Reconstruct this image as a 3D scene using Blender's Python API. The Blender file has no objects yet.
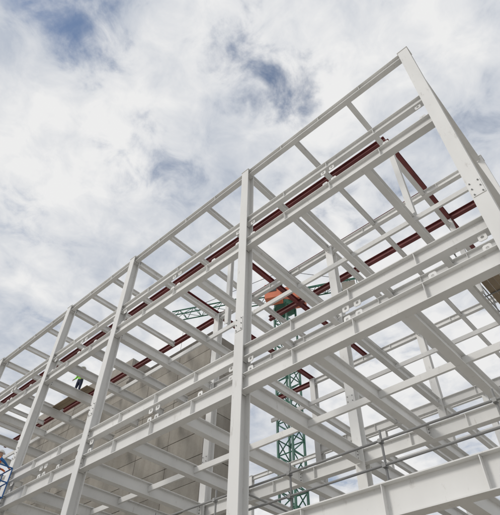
import bpy, math, random, bmesh
from mathutils import Vector, Matrix
random.seed(4)
S=bpy.context.scene
# ---------------- materials
def newmat(n):
    m=bpy.data.materials.new(n); m.use_nodes=True
    nt=m.node_tree; b=nt.nodes['Principled BSDF']; return m,nt,b
def N(nt,t,**k):
    n=nt.nodes.new(t)
    for a,v in k.items(): setattr(n,a,v)
    return n
def paint(name,c1,c2,rough=0.45,rust=0.35,th=.60):
    m,nt,b=newmat(name); L=nt.links.new
    tc=N(nt,'ShaderNodeTexCoord')
    n1=N(nt,'ShaderNodeTexNoise'); n1.inputs['Scale'].default_value=1.3; n1.inputs['Detail'].default_value=4
    n2=N(nt,'ShaderNodeTexNoise'); n2.inputs['Scale'].default_value=6; n2.inputs['Detail'].default_value=6; n2.inputs['Roughness'].default_value=.7
    mp=N(nt,'ShaderNodeMapping'); mp.inputs['Scale'].default_value=(1,1,.35)
    L(tc.outputs['Object'],mp.inputs[0]); L(mp.outputs[0],n1.inputs[0]); L(mp.outputs[0],n2.inputs[0])
    mix=N(nt,'ShaderNodeMixRGB'); mix.inputs[1].default_value=(*c1,1); mix.inputs[2].default_value=(*c2,1)
    r=N(nt,'ShaderNodeValToRGB'); r.color_ramp.elements[0].position=.35; r.color_ramp.elements[1].position=.7
    L(n1.outputs[0],r.inputs[0]); L(r.outputs[0],mix.inputs[0])
    at=N(nt,'ShaderNodeAttribute',attribute_name='tint')
    mul=N(nt,'ShaderNodeMixRGB',blend_type='MULTIPLY'); mul.inputs[0].default_value=1
    L(mix.outputs[0],mul.inputs[1]); L(at.outputs['Color'],mul.inputs[2])
    r2=N(nt,'ShaderNodeValToRGB'); r2.color_ramp.elements[0].position=th; r2.color_ramp.elements[1].position=th+.11
    r2.color_ramp.elements[1].color=(rust,rust,rust,1)
    L(n2.outputs[0],r2.inputs[0])
    m3=N(nt,'ShaderNodeMixRGB'); m3.inputs[2].default_value=(.24,.2,.16,1)
    L(r2.outputs[0],m3.inputs[0]); L(mul.outputs[0],m3.inputs[1]); L(m3.outputs[0],b.inputs['Base Color'])
    b.inputs['Roughness'].default_value=rough
    return m
def noattr(name,c,rough=.6):
    m,nt,b=newmat(name); L=nt.links.new
    n=N(nt,'ShaderNodeTexNoise'); n.inputs['Scale'].default_value=14
    mix=N(nt,'ShaderNodeMixRGB'); mix.inputs[1].default_value=(*[k*.8 for k in c],1); mix.inputs[2].default_value=(*c,1)
    L(n.outputs[0],mix.inputs[0]); L(mix.outputs[0],b.inputs['Base Color']); b.inputs['Roughness'].default_value=rough
    return m
M_white=paint('white_steel_paint',(.84,.835,.815),(.76,.755,.735),.55,.3,.60)
M_red=paint('red_oxide_paint',(.20,.04,.038),(.13,.03,.03),.65)
M_green=paint('green_crane_paint',(.03,.16,.10),(.025,.11,.08),.5)
M_orange=paint('orange_paint',(.75,.22,.11),(.6,.17,.09),.5)
M_galv=paint('galvanised_tube',(.30,.30,.29),(.20,.20,.20),.45)
M_blue=paint('blue_paint',(.02,.12,.35),(.02,.10,.28),.5)
M_dark=paint('dark_steel',(.06,.06,.06),(.04,.04,.04),.5)
M_wood=paint('timber_board',(.35,.27,.18),(.27,.21,.15),.8)
W_skin=noattr('skin',(.5,.3,.2)); W_lime=noattr('lime_hi_vis',(.28,.75,.05),.7); W_navy=noattr('navy_workwear',(.02,.03,.07),.8)
W_blue=noattr('blue_workwear',(.03,.16,.42),.8); W_boot=noattr('boot_leather',(.05,.035,.02)); W_hel=noattr('white_helmet',(.8,.8,.78),.35); W_or=noattr('orange_hi_vis',(.85,.2,.03),.7)
def concrete(name,c1,c2,sc=1.0,bump=.3):
    m,nt,b=newmat(name); L=nt.links.new
    tc=N(nt,'ShaderNodeTexCoord')
    n1=N(nt,'ShaderNodeTexNoise'); n1.inputs['Scale'].default_value=.5*sc; n1.inputs['Detail'].default_value=6; n1.inputs['Roughness'].default_value=.65
    n2=N(nt,'ShaderNodeTexNoise'); n2.inputs['Scale'].default_value=9*sc; n2.inputs['Detail'].default_value=5
    n3=N(nt,'ShaderNodeTexNoise'); n3.inputs['Scale'].default_value=2.2*sc; n3.inputs['Detail'].default_value=4
    mp=N(nt,'ShaderNodeMapping'); mp.inputs['Scale'].default_value=(1,1,.12)
    L(tc.outputs['Object'],n1.inputs[0]); L(tc.outputs['Object'],n2.inputs[0]); L(tc.outputs['Object'],mp.inputs[0]); L(mp.outputs[0],n3.inputs[0])
    a=N(nt,'ShaderNodeMath',operation='ADD'); L(n1.outputs[0],a.inputs[0]); L(n3.outputs[0],a.inputs[1])
    a2=N(nt,'ShaderNodeMath',operation='MULTIPLY_ADD'); L(n2.outputs[0],a2.inputs[0]); a2.inputs[1].default_value=.4; L(a.outputs[0],a2.inputs[2])
    mr=N(nt,'ShaderNodeMapRange'); mr.inputs[1].default_value=.85; mr.inputs[2].default_value=1.55; L(a2.outputs[0],mr.inputs[0])
    mix=N(nt,'ShaderNodeMixRGB'); mix.inputs[1].default_value=(*c1,1); mix.inputs[2].default_value=(*c2,1); L(mr.outputs[0],mix.inputs[0])
    at=N(nt,'ShaderNodeAttribute',attribute_name='tint')
    mul=N(nt,'ShaderNodeMixRGB',blend_type='MULTIPLY'); mul.inputs[0].default_value=1
    L(mix.outputs[0],mul.inputs[1]); L(at.outputs['Color'],mul.inputs[2]); L(mul.outputs[0],b.inputs['Base Color'])
    b.inputs['Roughness'].default_value=.9
    bp=N(nt,'ShaderNodeBump'); bp.inputs['Strength'].default_value=bump; bp.inputs['Distance'].default_value=.02
    L(a2.outputs[0],bp.inputs['Height']); L(bp.outputs[0],b.inputs['Normal'])
    return m
M_conc=concrete('precast_concrete',(.30,.275,.235),(.45,.42,.37))
M_ground=concrete('site_ground',(.33,.31,.275),(.46,.44,.40),.4)

# ---------------- mesh builder
class MB:
    def __init__(s): s.v=[];s.f=[];s.t=[]
    def add(s,vs,fs,tint=None):
        if tint is None: tint=1-random.random()*.14
        o=len(s.v); s.v+= [tuple(v) for v in vs]; s.t+=[tint]*len(vs)
        s.f+=[tuple(i+o for i in f) for f in fs]
    def frame(s,p0,p1,up):
        p0=Vector(p0);p1=Vector(p1);d=(p1-p0).normalized();up=Vector(up)
        side=d.cross(up).normalized(); u=side.cross(d).normalized()
        return p0,p1,d,side,u
    def prof(s,p0,p1,prof,up,tint=None):
        p0,p1,d,side,u=s.frame(p0,p1,up); n=len(prof)
        vs=[p0+side*a+u*b for a,b in prof]+[p1+side*a+u*b for a,b in prof]
        fs=[(i,(i+1)%n,n+(i+1)%n,n+i) for i in range(n)]
        fs+= [tuple(range(n-1,-1,-1)),tuple(range(n,2*n))]
        s.add(vs,fs,tint)
    def I(s,p0,p1,h,w,tf=.022,tw=.014,up=(0,0,1),tint=None):
        H=h/2;W=w/2;t=tw/2
        pr=[(-W,-H),(W,-H),(W,-H+tf),(t,-H+tf),(t,H-tf),(W,H-tf),(W,H),(-W,H),(-W,H-tf),(-t,H-tf),(-t,-H+tf),(-W,-H+tf)]
        p0,p1,d,side,u=s.frame(p0,p1,up)
        n=12
        vs=[p0+side*a+u*b for a,b in pr]+[p1+side*a+u*b for a,b in pr]
        fs=[(i,(i+1)%n,n+(i+1)%n,n+i) for i in range(n)]
        for o,rev in ((0,1),(12,0)):
            for q in ((0,1,2,3,10,11),(3,4,9,10),(4,5,6,7,8,9)):
                q=tuple(o+i for i in q); fs.append(q[::-1] if rev else q)
        s.add(vs,fs,tint)
    def C(s,p0,p1,h,w,t=.012,up=(0,0,1)):
        H=h/2
        s.prof(p0,p1,[(0,-H),(w,-H),(w,-H+t),(t,-H+t),(t,H-t),(w,H-t),(w,H),(0,H)],up)
    def box(s,c,sz,tint=None,rot=None):
        c=Vector(c);x,y,z=[k/2 for k in sz]
        vs=[Vector((a*x,b*y,d*z)) for a in(-1,1) for b in(-1,1) for d in(-1,1)]
        if rot: vs=[rot@v for v in vs]
        s.add([c+v for v in vs],[(0,1,3,2),(4,6,7,5),(0,4,5,1),(2,3,7,6),(0,2,6,4),(1,5,7,3)],tint)
    def cyl(s,p0,p1,r,n=8,tint=None):
        up=(0,0,1) if abs((Vector(p1)-Vector(p0)).normalized().z)<.9 else (1,0,0)
        s.prof(p0,p1,[(r*math.cos(-2*math.pi*i/n),r*math.sin(-2*math.pi*i/n)) for i in range(n)],up,tint)
    def holeplate(s,c,w,h,t,r,n=16):
        c=Vector(c); A=Vector((1,0,0));B=Vector((0,0,1));D=Vector((0,1,0))
        vs=[]
        for dd in(-t/2,t/2):
            for i in range(n):
                a=2*math.pi*(i+.5)/n; ca,sa=math.cos(a),math.sin(a)
                k=1/max(abs(ca),abs(sa))
                vs.append(c+D*dd+A*(ca*k*w/2)+B*(sa*k*h/2))
            for i in range(n):
                a=2*math.pi*(i+.5)/n
                vs.append(c+D*dd+A*(r*math.cos(a))+B*(r*math.sin(a)))
        fs=[]
        for i in range(n):
            j=(i+1)%n
            fs+=[(i,j,n+j,n+i),(2*n+i,3*n+i,3*n+j,2*n+j),(i,2*n+i,2*n+j,j),(n+i,n+j,3*n+j,3*n+i)]
        s.add(vs,fs)
    def obj(s,name,mat,parent=None):
        me=bpy.data.meshes.new(name); me.from_pydata(s.v,[],s.f)
        ca=me.color_attributes.new('tint','FLOAT_COLOR','POINT')
        ca.data.foreach_set('color',[x for t in s.t for x in (t,t,t,1)])
        me.materials.append(mat); me.validate(); me.update()
        bm=bmesh.new(); bm.from_mesh(me); bmesh.ops.recalc_face_normals(bm,faces=bm.faces); bm.to_mesh(me); bm.free()
        o=bpy.data.objects.new(name,me); S.collection.objects.link(o)
        if parent: o.parent=parent
        return o
def empty(name,loc=(0,0,0)):
    e=bpy.data.objects.new(name,None); S.collection.objects.link(e); return e

G=-1.6   # ground level (eye height is z=0)
# ---------------- white steel frame
D=8.4
cx=[-.74,-8.17,-15.7,-21.2,-28.6,-36.0,-43.4]
ry=[D,14.2,22.7,31.0]
ROOF=17.35; U2=14.2; F2=12.95; U1=8.3; F1=7.3; F0=3.4
frame=empty('steel_frame_building')
col=MB(); bm_=MB(); sec=MB(); pl=MB(); bo=MB()
def bolts_grid(c,axis,w,h,nx,nz,out):
    for i in range(nx):
        for k in range(nz):
            a=(-.5+i/(nx-1))*w if nx>1 else 0; z=(-.5+k/(nz-1))*h if nz>1 else 0
            if axis=='x': p=Vector(c)+Vector((0,a,z)); q=p+Vector((out*.03,0,0))
            else: p=Vector(c)+Vector((a,0,z)); q=p+Vector((0,out*.03,0))
            bo.cyl(p,q,.018,6)
CW=.35
for i,x in enumerate(cx):
    for j,y in enumerate(ry):
        top=ROOF+.1
        if j>=1 and x<-16 and y<30: continue
        col.I((x,y,G),(x,y,top),CW,CW,.03,.02,up=(0,1,0))
        pl.box((x,y,top+.012),(CW+.04,CW+.04,.024))
        pl.box((x,y,G+.12),(.6,.6,.04))
        zs=9.3
        pl.box((x,y-CW/2-.009,zs),(CW-.06,.014,.5)); pl.box((x,y+CW/2+.009,zs),(CW-.06,.014,.5))
        bolts_grid((x,y-CW/2-.012,zs),'y',.2,.4,2,3,-1)
        for zz in (ROOF,F2,F1,F0):
            for e in(-.2,.2):
                pl.box((x,y,zz+e),(CW-.02,CW-.065,.016))
def beamX(x0,x1,y,z,h,w,end=True):
    mb=bm_; g=.02
    mb.I((x0+g,y,z),(x1-g,y,z),h,w)
    for xx,o in((x0+g,1),(x1-g,-1)):
        pl.box((xx+o*.012,y,z),(.022,w+.03,h+.05))
        bolts_grid((xx+o*.02,y,z),'x',w*.6,h*.7,2,3,o)
    n=max(1,int((x1-x0)/2.4))
    for k in range(1,n+1):
        xs=x0+(x1-x0)*k/(n+1)
        for s_ in(-1,1): pl.box((xs,y+s_*w*.25,z),(.014,w*.46,h-.05))
def beamY(y0,y1,x,z,h,w):
    g=.03
    sec.I((x,y0+g,z),(x,y1-g,z),h,w)
    for yy,o in((y0+g,1),(y1-g,-1)):
        pl.box((x+.02,yy+o*.08,z),(.014,.14,h*.7))
        bolts_grid((x+.027,yy+o*.08,z),'x',.001,h*.5,1,3,1)
c=.02
for i in range(len(cx)-1):
    x1,x0=cx[i]-c,cx[i+1]+c
    for j,y in enumerate(ry):
        if j in(1,2) and x0<-17: continue
        beamX(x0,x1,y,ROOF,.32,.2)
        if j==0:
            beamX(x0,x1,y,U2,.34,.2)
            beamX(x0,x1,y,F2,.44,.24)
            beamX(x0,x1,y,U1,.42,.24)
            beamX(x0,x1,y,F1,.50,.26)
            beamX(x0,x1,y,F0,.60,.28)
            for zt,dirn in((U2,-1),(F2,1),(U1,-1),(F1,1)):
                hh={U2:.17,F2:.22,U1:.21,F1:.25}[zt]
                xm=(x0+x1)/2
                xl=[x0+.35,xm-.17,xm+.17,x1-.35]
                if dirn==1: xl+=[x1-1.6]
                for xs in xl:
                    pl.holeplate((xs,y-.04,zt+dirn*(hh+.10)),.19,.20,.016,.04)
        else:
            for z,h in((F2,.45),(F1,.45),(F0,.5)): beamX(x0,x1,y,z,h,.24)
for lev,z,h,w in(('r',ROOF,.26,.16),('f',F2,.38,.22),('f',F1,.42,.24),('f',F0,.44,.24)):
    for j in range(len(ry)-1):
        y0,y1=ry[j],ry[j+1]
        for i in range(len(cx)-1):
            xa,xb=cx[i],cx[i+1]
            if j>=1 and xb<-17: continue
            nd=3
            for k in range(nd+ (1 if i==len(cx)-2 else 0)):
                x=xa+(xb-xa)*k/nd
                if k==0: beamY(y0+CW/2,y1-CW/2,x,z,h+.05,w+.04)
                else: beamY(y0,y1,x,z,h,w)
            if lev=='f':
                ym=(y0+y1)/2
                for k in range(nd):
                    a=xa+(xb-xa)*k/nd; b_=xa+(xb-xa)*(k+1)/nd
                    sec.C((a-.02,ym,z+.05),(b_+.02,ym,z+.05),.2,.08)
# stub posts carrying the red frame
for (x,y) in((-3.1,11.3),(-11.9,11.3),(-3.1,16.5)):
    col.I((x-.02,y,F2+.2),(x-.02,y,17.63),.2,.2,.02,.014,up=(0,1,0))
col.obj('columns',M_white,frame); bm_.obj('main_beams',M_white,frame); sec.obj('secondary_beams',M_white,frame)
pl.obj('connection_plates',M_white,frame); bo.obj('bolts',M_galv,frame)

# ---------------- red frame above roof level
RZ=17.8
red=empty('red_oxide_steel_frame'); rb=MB()
def rI(a,b,h=.28,w=.2): rb.I(a,b,h,w)
XR=-3.1
rI((XR,11.05,RZ),(-40,11.05,RZ))
rI((XR,14.5,RZ),(-40,14.5,RZ)); rI((-1,16.5,RZ),(-14,16.5,RZ)); rI((-1,23.3,RZ),(-20,23.3,RZ))
for x in (XR,-8.4,-11.9,-15.9,-21.4,-28.8,-36.2):
    segs=[(11.16,14.39)]
    if x>-17: segs+=[(14.61,16.39),(16.61,23.19)] if x>-14 else [(14.61,23.19)]
    for a,b_ in segs: rI((x,a,RZ-.004),(x,b_,RZ-.004),.26,.18)
rb.obj('beams',M_red,red)

# ---------------- concrete core
core=empty('concrete_stair_core'); cb=MB()
def panel_wall(axis,a0,a1,fix,zb,zt,pw,ph,th=.25,skip=()):
    n=max(1,round(abs(a1-a0)/pw)); m=max(1,round((zt-zb)/ph))
    w=(a1-a0)/n; h=(zt-zb)/m
    for i in range(n):
        for k in range(m):
            ca=a0+w*(i+.5); z=zb+h*(k+.5); off=random.uniform(-.008,.008)
            if (i,k) in skip: continue
            t=1-random.random()*.22
            if axis=='x': cb.box((ca,fix+off,z),(abs(w)-.03,th,h-.03),t)
            else: cb.box((fix+off,ca,z),(th,abs(w)-.03,h-.03),t)
    if axis=='x': cb.box(((a0+a1)/2,fix+.03,(zb+zt)/2),(abs(a1-a0)-.05,th-.12,zt-zb-.05),.3)
    else: cb.box((fix-.03,(a0+a1)/2,(zb+zt)/2),(th-.12,abs(a1-a0)-.05,zt-zb-.05),.3)
panel_wall('x',-25,-17,15.1,G,17.6,2.7,1.2)
panel_wall('y',15.23,17.9,-17.13,G,17.6,2.7,1.2)
panel_wall('x',-25,-17,18.1,G,17.6,2.7,1.2)
panel_wall('x',-38,-25.1,15.3,G,19.6,3.2,1.5)
panel_wall('y',15.43,20.9,-25.25,G,19.6,2.7,1.5)
panel_wall('x',-38,-25.1,21.1,G,19.6,3.2,1.5)
panel_wall('y',15.43,20.9,-37.9,G,19.6,2.7,1.5)
for z in(3.4,7.3,12.9): cb.box((-21,16.6,z),(7.6,2.6,.22),.8)
cb.obj('precast_walls',M_conc,core)

# ---------------- tower crane
crane=empty('tower_crane'); ms=MB(); cc=MB(); cg=MB(); cd=MB(); cw=MB()
MX,MY=-28.1,36.0; W=.9; ZT=39
for sx in(-1,1):
    for sy in(-1,1):
        ms.box((MX+sx*W,MY+sy*W,(G+ZT)/2),(.18,.18,ZT-G))
z=G; k=0
while z<ZT-1:
    P=[(-1,-1),(1,-1),(1,1),(-1,1)]
    for q in range(4):
        a=P[q];b_=P[(q+1)%4]
        A=Vector((MX+a[0]*W,MY+a[1]*W,z));B=Vector((MX+b_[0]*W,MY+b_[1]*W,z))
        ms.cyl(A,B,.06,6)
        if k%2: A,B=B,A
        ms.cyl(A,B+Vector((0,0,1.6)),.06,6)
    z+=1.6;k+=1
ms.obj('mast',M_green,crane)
jd=Vector((-.905,-.425,0)).normalized(); jn=Vector((-jd.y,jd.x,0))
C0=Vector((MX,MY,ZT))
rotj=Matrix((jd,jn,Vector((0,0,1)))).transposed()
cg.cyl(C0+Vector((0,0,-.2)),C0+Vector((0,0,.5)),1.3,20)
cc.box(C0+Vector((0,0,1.5)),(2.4,2.2,2.0),rot=rotj)
cc.box(C0+jd*-1.9+Vector((0,0,1.2)),(1.3,2.0,1.2),rot=rotj)
cc.box(C0+jn*2.0+jd*.8+Vector((0,0,.9)),(1.9,1.4,2.2),rot=rotj)
cd.box(C0+jn*2.0+jd*1.78+Vector((0,0,1.1)),(.06,1.1,1.2),rot=rotj)
cd.box(C0+jn*2.72+jd*.9+Vector((0,0,1.2)),(1.2,.06,1.0),rot=rotj)
def lattice(a,b,w,h,mb,seg=1.8):
    a=Vector(a);b=Vector(b);d=(b-a);L=d.length;d.normalize();s=d.cross(Vector((0,0,1))).normalized();u=Vector((0,0,1))
    n=int(L/seg)
    for o in(s*w/2,-s*w/2): mb.cyl(a+o,b+o,.08,6)
    mb.cyl(a+u*h,b+u*h,.09,6)
    for i in range(n+1):
        p=a+d*(L*i/n)
        mb.cyl(p+s*w/2,p-s*w/2,.045,5)
        if i<n:
            q=a+d*(L*(i+.5)/n)+u*h; p2=a+d*(L*(i+1)/n)
            for o in(s*w/2,-s*w/2):
                mb.cyl(p+o,q,.04,5); mb.cyl(p2+o,q,.04,5)
            mb.cyl(p+s*w/2*(1 if i%2 else -1),p2-s*w/2*(1 if i%2 else -1),.035,5)
J0=C0+jd*1.2+Vector((0,0,2.0))
lattice(J0,J0+jd*14,1.2,1.2,cg)
lattice(C0-jd*1.2+Vector((0,0,1.9)),C0-jd*9+Vector((0,0,1.9)),1.6,.9,cg)
cw.box(C0-jd*8+Vector((0,0,.9)),(1.6,1.5,1.8),rot=rotj)
top=C0+Vector((0,0,6.5))
for o in(jn*.8,-jn*.8):
    cg.cyl(C0+o+jd*.8+Vector((0,0,2)),top,.12,6); cg.cyl(C0+o-jd*.8+Vector((0,0,2)),top,.12,6)
cd.cyl(top,J0+jd*11+Vector((0,0,1.2)),.035,5); cd.cyl(top,C0-jd*8+Vector((0,0,2.8)),.035,5)
cd.cyl(J0+jd*12,J0+jd*12-Vector((0,0,10)),.02,5)
cg.obj('jib_and_counter_jib',M_green,crane); cc.obj('slewing_housing_and_cab',M_orange,crane)
cd.obj('cab_windows_and_ropes',M_dark,crane); cw.obj('counterweight',M_conc,crane)

# ---------------- guard rail scaffold
gr=empty('scaffold_guard_rail'); g=MB()
yr=D+.42
for zz in(4.25,4.75): g.cyl((-.9,yr,zz),(-16,yr,zz),.026,10)
x=-2.2
while x>-16:
    g.cyl((x,yr+.06,F0+.31),(x,yr+.06,5.0),.026,10)
    for zz in(4.25,4.75): g.box((x,yr+.03,zz),(.08,.12,.08))
    g.box((x,yr-.1,F0+.312),(.16,.5,.02))
    x-=2.4
for zz in(4.3,4.8): g.cyl((-8.6,yr+.3,zz),(-8.6,14,zz),.026,10)
g.obj('tubes_and_couplers',M_galv,gr)

# scaffold with boards at upper right
sc_=empty('board_scaffold_platform'); t1=MB(); t2=MB()
zb=F2+.22
for i in range(9):
    t2.box((-.9-i*.235,16.9+random.uniform(-.1,.1),zb+.12),(.225,3.9,.04))
for y in(15.2,16.9,18.6): t1.cyl((-.6,y,zb+.06),(-3.3,y,zb+.06),.028,8)
for xx in(-.7,-3.2):
    for y in(15.2,18.6):
        t1.cyl((xx,y,zb-.2),(xx,y,zb+1.3),.026,8)
    for zz in(.6,1.15): t1.cyl((xx,14.9,zb+zz),(xx,18.9,zb+zz),.026,8)
t1.obj('tubes',M_galv,sc_); t2.obj('boards',M_wood,sc_)

# ---------------- workers
def worker(loc,yaw,top,vest,name='construction_worker',reach=False):
    root=empty(name)
    R=Matrix.Rotation(yaw,4,'Z'); T=Matrix.Translation(loc)@R
    V=[];E=[];Rr=[]
    def v(p,r,par=None):
        V.append(p);Rr.append(r)
        if par is not None:E.append((par,len(V)-1))
        return len(V)-1
    pel=v((0,0,.95),.15); wa=v((0,0,1.12),.14,pel); ch=v((0,.0,1.32),.165,wa); nk=v((0,0,1.48),.065,ch); 
    hd0=v((0,.01,1.56),.075,nk); hd1=v((0,.02,1.64),.095,hd0); hd2=v((0,.01,1.71),.085,hd1)
    for s in(-1,1):
        h=v((s*.10,0,.88),.095,pel); kn=v((s*.12,.03,.50),.062,h); an=v((s*.13,0,.09),.045,kn); to=v((s*.14,.16,.04),.04,an)
        sh=v((s*.19,0,1.42),.07,ch)
        if reach: el_=v((s*.28,.2,1.28),.048,sh); wr=v((s*.2,.42,1.22),.03,el_)
        else: el_=v((s*.30,.02,1.16),.048,sh); wr=v((s*.28,.18,.97),.03,el_)
        w0=Vector(V[wr]); d=(w0-Vector(V[el_])).normalized(); pm=v(tuple(w0+d*.07),.032,wr)
        pc=Vector(V[pm])
        for q in range(4):
            o=Vector((0,0,(q-1.5)*.021)); f1=v(tuple(pc+d*.04+o),.010,pm); f2=v(tuple(pc+d*(.075-abs(q-1)*.006)+o+Vector((-s*.012,0,-.01))),.008,f1)
        v(tuple(w0+d*.06+Vector((-s*.03,0,.045))),.010,wr)
    me=bpy.data.meshes.new('body'); me.from_pydata([tuple(T@Vector(p)) for p in V],E,[])
    o=bpy.data.objects.new('body',me); S.collection.objects.link(o)
    m=o.modifiers.new('s','SKIN'); sv=me.skin_vertices[0].data
    for i,r in enumerate(Rr): sv[i].radius=(r,r)
    sv[0].use_root=True
    o.modifiers.new('b','SUBSURF').levels=1
    dg=bpy.context.evaluated_depsgraph_get(); m2=bpy.data.meshes.new_from_object(o.evaluated_get(dg))
    bpy.data.objects.remove(o)
    Ti=T.inverted()
    for mt in(W_skin,top,W_navy,W_boot,vest): m2.materials.append(mt)
    for p in m2.polygons:
        q=Ti@p.center; p.use_smooth=True
        if q.z>1.49: p.material_index=0
        elif q.z<.13: p.material_index=3
        elif abs(q.x)<.2 and q.z>.98 : p.material_index=4
        elif q.z<1.0 and abs(q.x)<.24: p.material_index=2
        elif (reach and q.y>.42) or (not reach and q.y>.17): p.material_index=0
        else: p.material_index=1
    b=bpy.data.objects.new('body',m2); S.collection.objects.link(b); b.parent=root
    bm=bmesh.new(); bmesh.ops.create_uvsphere(bm,u_segments=20,v_segments=12,radius=1)
    for vv in bm.verts:
        z=max(vv.co.z,-.05); vv.co=Vector((vv.co.x*.125,vv.co.y*.145+.01+(.05*max(vv.co.y,0) if z<.1 else 0),z*.12+1.70))
    mh=bpy.data.meshes.new('helmet'); bm.transform(T); bm.to_mesh(mh); bm.free(); mh.materials.append(W_hel)
    for p in mh.polygons:p.use_smooth=True
    ho=bpy.data.objects.new('helmet',mh); S.collection.objects.link(ho); ho.parent=root
    bm=bmesh.new()
    for c_,r,sc in(((0,.112,1.62),.016,(1,1.2,1.5)),((-.098,.01,1.62),.02,(.5,1,1.5)),((.098,.01,1.62),.02,(.5,1,1.5))):
        g0=bmesh.ops.create_uvsphere(bm,u_segments=8,v_segments=6,radius=r)
        for vv in g0['verts']: vv.co=Vector((vv.co.x*sc[0]+c_[0],vv.co.y*sc[1]+c_[1],vv.co.z*sc[2]+c_[2]))
    mf=bpy.data.meshes.new('nose_and_ears'); bm.transform(T); bm.to_mesh(mf); bm.free(); mf.materials.append(W_skin)
    fo=bpy.data.objects.new('nose_and_ears',mf); S.collection.objects.link(fo); fo.parent=root
    bm=bmesh.new()
    for c_,sc in(((-.035,.098,1.645),(.012,.01,.008)),((.035,.098,1.645),(.012,.01,.008)),((0,.095,1.57),(.026,.01,.006))):
        g0=bmesh.ops.create_uvsphere(bm,u_segments=8,v_segments=6,radius=1)
        for vv in g0['verts']: vv.co=Vector((vv.co.x*sc[0]+c_[0],vv.co.y*sc[1]+c_[1],vv.co.z*sc[2]+c_[2]))
    mf=bpy.data.meshes.new('eyes_and_mouth'); bm.transform(T); bm.to_mesh(mf); bm.free(); mf.materials.append(W_boot)
    fo=bpy.data.objects.new('eyes_and_mouth',mf); S.collection.objects.link(fo); fo.parent=root
worker((-21.9,10.4,13.22),math.radians(200),W_lime,W_lime)
wk=MB();
for i in range(2): wk.box((-22.2,10.25+i*.235,13.195),(3.4,.22,.04))
wk.obj('timber_walkway',M_wood)

# boom lift with worker
bl=empty('boom_lift'); b1=MB(); b2=MB(); b3=MB()
BX,BY,BZ=-20.5,7.35,7.0
b1.box((BX,BY,BZ),(1.5,.8,.06))
for zz in(.55,1.1):
    for s in(-1,1):
        b1.cyl((BX-.75,BY+s*.4,BZ+zz),(BX+.75,BY+s*.4,BZ+zz),.025,8)
        b1.cyl((BX+s*.75,BY-.4,BZ+zz),(BX+s*.75,BY+.4,BZ+zz),.025,8)
for sx in(-1,0,1):
    for sy in(-1,1): b1.cyl((BX+sx*.75,BY+sy*.4,BZ),(BX+sx*.75,BY+sy*.4,BZ+1.1),.025,8)
b2.box((BX,BY-.44,BZ+.85),(.5,.12,.4))
b1.box((BX,BY-.75,BZ-.05),(.16,.7,.2))
elb=Vector((BX-4.5,2.2,4.6)); base=Vector((BX-1.0,1.4,.4))
b1.prof((BX,BY-1.0,BZ-.1),elb,[(-.12,-.14),(.12,-.14),(.12,.14),(-.12,.14)],(0,0,1))
b1.prof(elb+Vector((0,0,-.2)),base,[(-.16,-.18),(.16,-.18),(.16,.18),(-.16,.18)],(0,0,1))
b1.box((BX-1.2,1.3,.0),(2.4,1.6,1.0)); b2.box((BX-1.2,1.3,-.75),(2.6,1.3,.4))
for sx in(-1,1):
    for sy in(-1,1):
        p=Vector((BX-1.2+sx*1.1,1.3+sy*.75,G+.45)); b2.cyl(p,p+Vector((0,sy*.3,0)),.45,24); b3.cyl(p+Vector((0,sy*.301,0)),p+Vector((0,sy*.33,0)),.2,16)
b1.obj('basket_boom_and_turret',M_blue,bl); b2.obj('chassis_wheels_controls',M_dark,bl); b3.obj('wheel_hubs',M_galv,bl)
worker((BX+.2,BY-.05,BZ+.03),math.radians(10),W_blue,W_or,reach=True)

# ground
gm=MB(); gm.add([(-900,-900,G),(900,-900,G),(900,900,G),(-900,900,G)],[(0,1,2,3)],1); gm.obj('ground',M_ground)
sl=MB(); sl.box((-22,20,G+.05),(48,27,.1),1); sl.obj('concrete_floor_slab',M_conc)

# ---------------- camera (solved from the vanishing points)
P=Vector((250,257.5)); V=Vector((260,-210)); Lp=Vector((-518,761))
f=math.sqrt(-(V-P).dot(Lp-P))
z_=Vector((V.x-P.x,V.y-P.y,f)).normalized(); l_=Vector((Lp.x-P.x,Lp.y-P.y,f)).normalized()
X_=-l_; Y_=z_.cross(X_).normalized()
right=Vector((X_.x,Y_.x,z_.x)); down=Vector((X_.y,Y_.y,z_.y)); fwd=Vector((X_.z,Y_.z,z_.z))
cam=bpy.data.cameras.new('camera'); co=bpy.data.objects.new('camera',cam); S.collection.objects.link(co)
co.matrix_world=Matrix((right,-down,-fwd)).transposed().to_4x4()
cam.sensor_fit='HORIZONTAL'; cam.sensor_width=36; cam.lens=36*f/500; cam.clip_end=3000; cam.clip_start=.05
S.camera=co

# ---------------- light
sd=Vector((-.40,-.72,.55)).normalized()
el=math.asin(sd.z); az=math.atan2(sd.x,sd.y)
sun=bpy.data.lights.new('sun','SUN'); sun.energy=1.3; sun.angle=math.radians(15); sun.color=(1,.96,.9)
so=bpy.data.objects.new('sun',sun); S.collection.objects.link(so); so.rotation_euler=sd.to_track_quat('Z','Y').to_euler()
w=bpy.data.worlds.new('World'); S.world=w; w.use_nodes=True; nt=w.node_tree; L=nt.links.new
bg=nt.nodes['Background']; bg.inputs[1].default_value=.14
sky=N(nt,'ShaderNodeTexSky',sky_type='NISHITA',sun_disc=False,sun_elevation=el,sun_rotation=az)
tc=N(nt,'ShaderNodeTexCoord'); sep=N(nt,'ShaderNodeSeparateXYZ'); L(tc.outputs['Generated'],sep.inputs[0])
mx=N(nt,'ShaderNodeMath',operation='MAXIMUM'); L(sep.outputs[2],mx.inputs[0]); mx.inputs[1].default_value=.0
ad=N(nt,'ShaderNodeMath',operation='ADD'); L(mx.outputs[0],ad.inputs[0]); ad.inputs[1].default_value=.12
dx=N(nt,'ShaderNodeMath',operation='DIVIDE'); L(sep.outputs[0],dx.inputs[0]); L(ad.outputs[0],dx.inputs[1])
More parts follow.
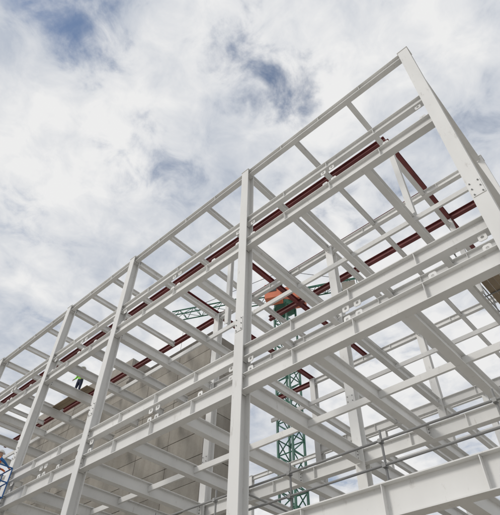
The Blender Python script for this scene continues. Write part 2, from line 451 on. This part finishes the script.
dy=N(nt,'ShaderNodeMath',operation='DIVIDE'); L(sep.outputs[1],dy.inputs[0]); L(ad.outputs[0],dy.inputs[1])
cv=N(nt,'ShaderNodeCombineXYZ'); L(dx.outputs[0],cv.inputs[0]); L(dy.outputs[0],cv.inputs[1])
def noisen(sc,det,ro,off,dist=0):
    mp=N(nt,'ShaderNodeMapping'); mp.inputs['Location'].default_value=off; L(cv.outputs[0],mp.inputs[0])
    n=N(nt,'ShaderNodeTexNoise',noise_dimensions='2D'); n.inputs['Scale'].default_value=sc; n.inputs['Detail'].default_value=det; n.inputs['Roughness'].default_value=ro; n.inputs['Distortion'].default_value=dist
    L(mp.outputs[0],n.inputs[0]); return n
def noise(*a): return noisen(*a).outputs[0]
nA=noise(4.5,7,.55,(3.1,1.7,0),.25); nB=noise(2.2,4,.5,(7.3,2.2,0)); nC=noise(13,7,.58,(1.3,5.2,0),.3)
# warp the cloud-hole positions so their outlines are ragged
wn=noisen(8,5,.6,(9.1,4.4,0)); w1=N(nt,'ShaderNodeVectorMath',operation='SUBTRACT'); L(wn.outputs['Color'],w1.inputs[0]); w1.inputs[1].default_value=(.5,.5,.5)
w2=N(nt,'ShaderNodeVectorMath',operation='SCALE'); L(w1.outputs[0],w2.inputs[0]); w2.inputs['Scale'].default_value=.22
w3=N(nt,'ShaderNodeVectorMath',operation='ADD'); L(cv.outputs[0],w3.inputs[0]); L(w2.outputs[0],w3.inputs[1])
w4=N(nt,'ShaderNodeVectorMath',operation='MULTIPLY'); L(w3.outputs[0],w4.inputs[0]); w4.inputs[1].default_value=(1,1,0)
gaps=[(-.27,.225,.075,.85),(-.285,.15,.05,.7),(-.225,.34,.065,.75),(-.25,.285,.05,.6),(-.415,.02,.065,.75),(-.30,.02,.05,.5),(-.50,.24,.08,.35),(-.40,.16,.06,.25)]
acc=None
for gx,gy,gr_,st in gaps:
    vd=N(nt,'ShaderNodeVectorMath',operation='DISTANCE'); L(w4.outputs[0],vd.inputs[0]); vd.inputs[1].default_value=(gx,gy,0)
    mr=N(nt,'ShaderNodeMapRange',interpolation_type='SMOOTHSTEP'); mr.inputs[1].default_value=0; mr.inputs[2].default_value=gr_*2.2; mr.inputs[3].default_value=st; mr.inputs[4].default_value=0
    L(vd.outputs['Value'],mr.inputs[0])
    if acc is None: acc=mr.outputs[0]
    else:
        a=N(nt,'ShaderNodeMath',operation='MAXIMUM'); L(acc,a.inputs[0]); L(mr.outputs[0],a.inputs[1]); acc=a.outputs[0]
def madd(a,k,b):
    n=N(nt,'ShaderNodeMath',operation='MULTIPLY_ADD'); L(a,n.inputs[0]); n.inputs[1].default_value=k
    if isinstance(b,(int,float)): n.inputs[2].default_value=b
    else: L(b,n.inputs[2])
    return n.outputs[0]
den=madd(acc,-.44,madd(nC,.6,madd(nA,.8,.13)))
mr=N(nt,'ShaderNodeMapRange',interpolation_type='SMOOTHSTEP'); mr.inputs[1].default_value=.28; mr.inputs[2].default_value=.74; L(den,mr.inputs[0])
sh=madd(nC,.4,madd(nA,.4,madd(nB,.8,0)))
ramp=N(nt,'ShaderNodeValToRGB'); e=ramp.color_ramp.elements
e[0].position=.62; e[0].color=(.50,.54,.61,1); e[1].position=.93; e[1].color=(.82,.82,.82,1)
L(sh,ramp.inputs[0])
sc=N(nt,'ShaderNodeVectorMath',operation='SCALE'); L(ramp.outputs[0],sc.inputs[0]); sc.inputs['Scale'].default_value=7.4
mix=N(nt,'ShaderNodeMixRGB'); L(mr.outputs[0],mix.inputs[0]); L(sky.outputs[0],mix.inputs[1]); L(sc.outputs[0],mix.inputs[2])
L(mix.outputs[0],bg.inputs[0])
S.view_settings.view_transform='Standard'
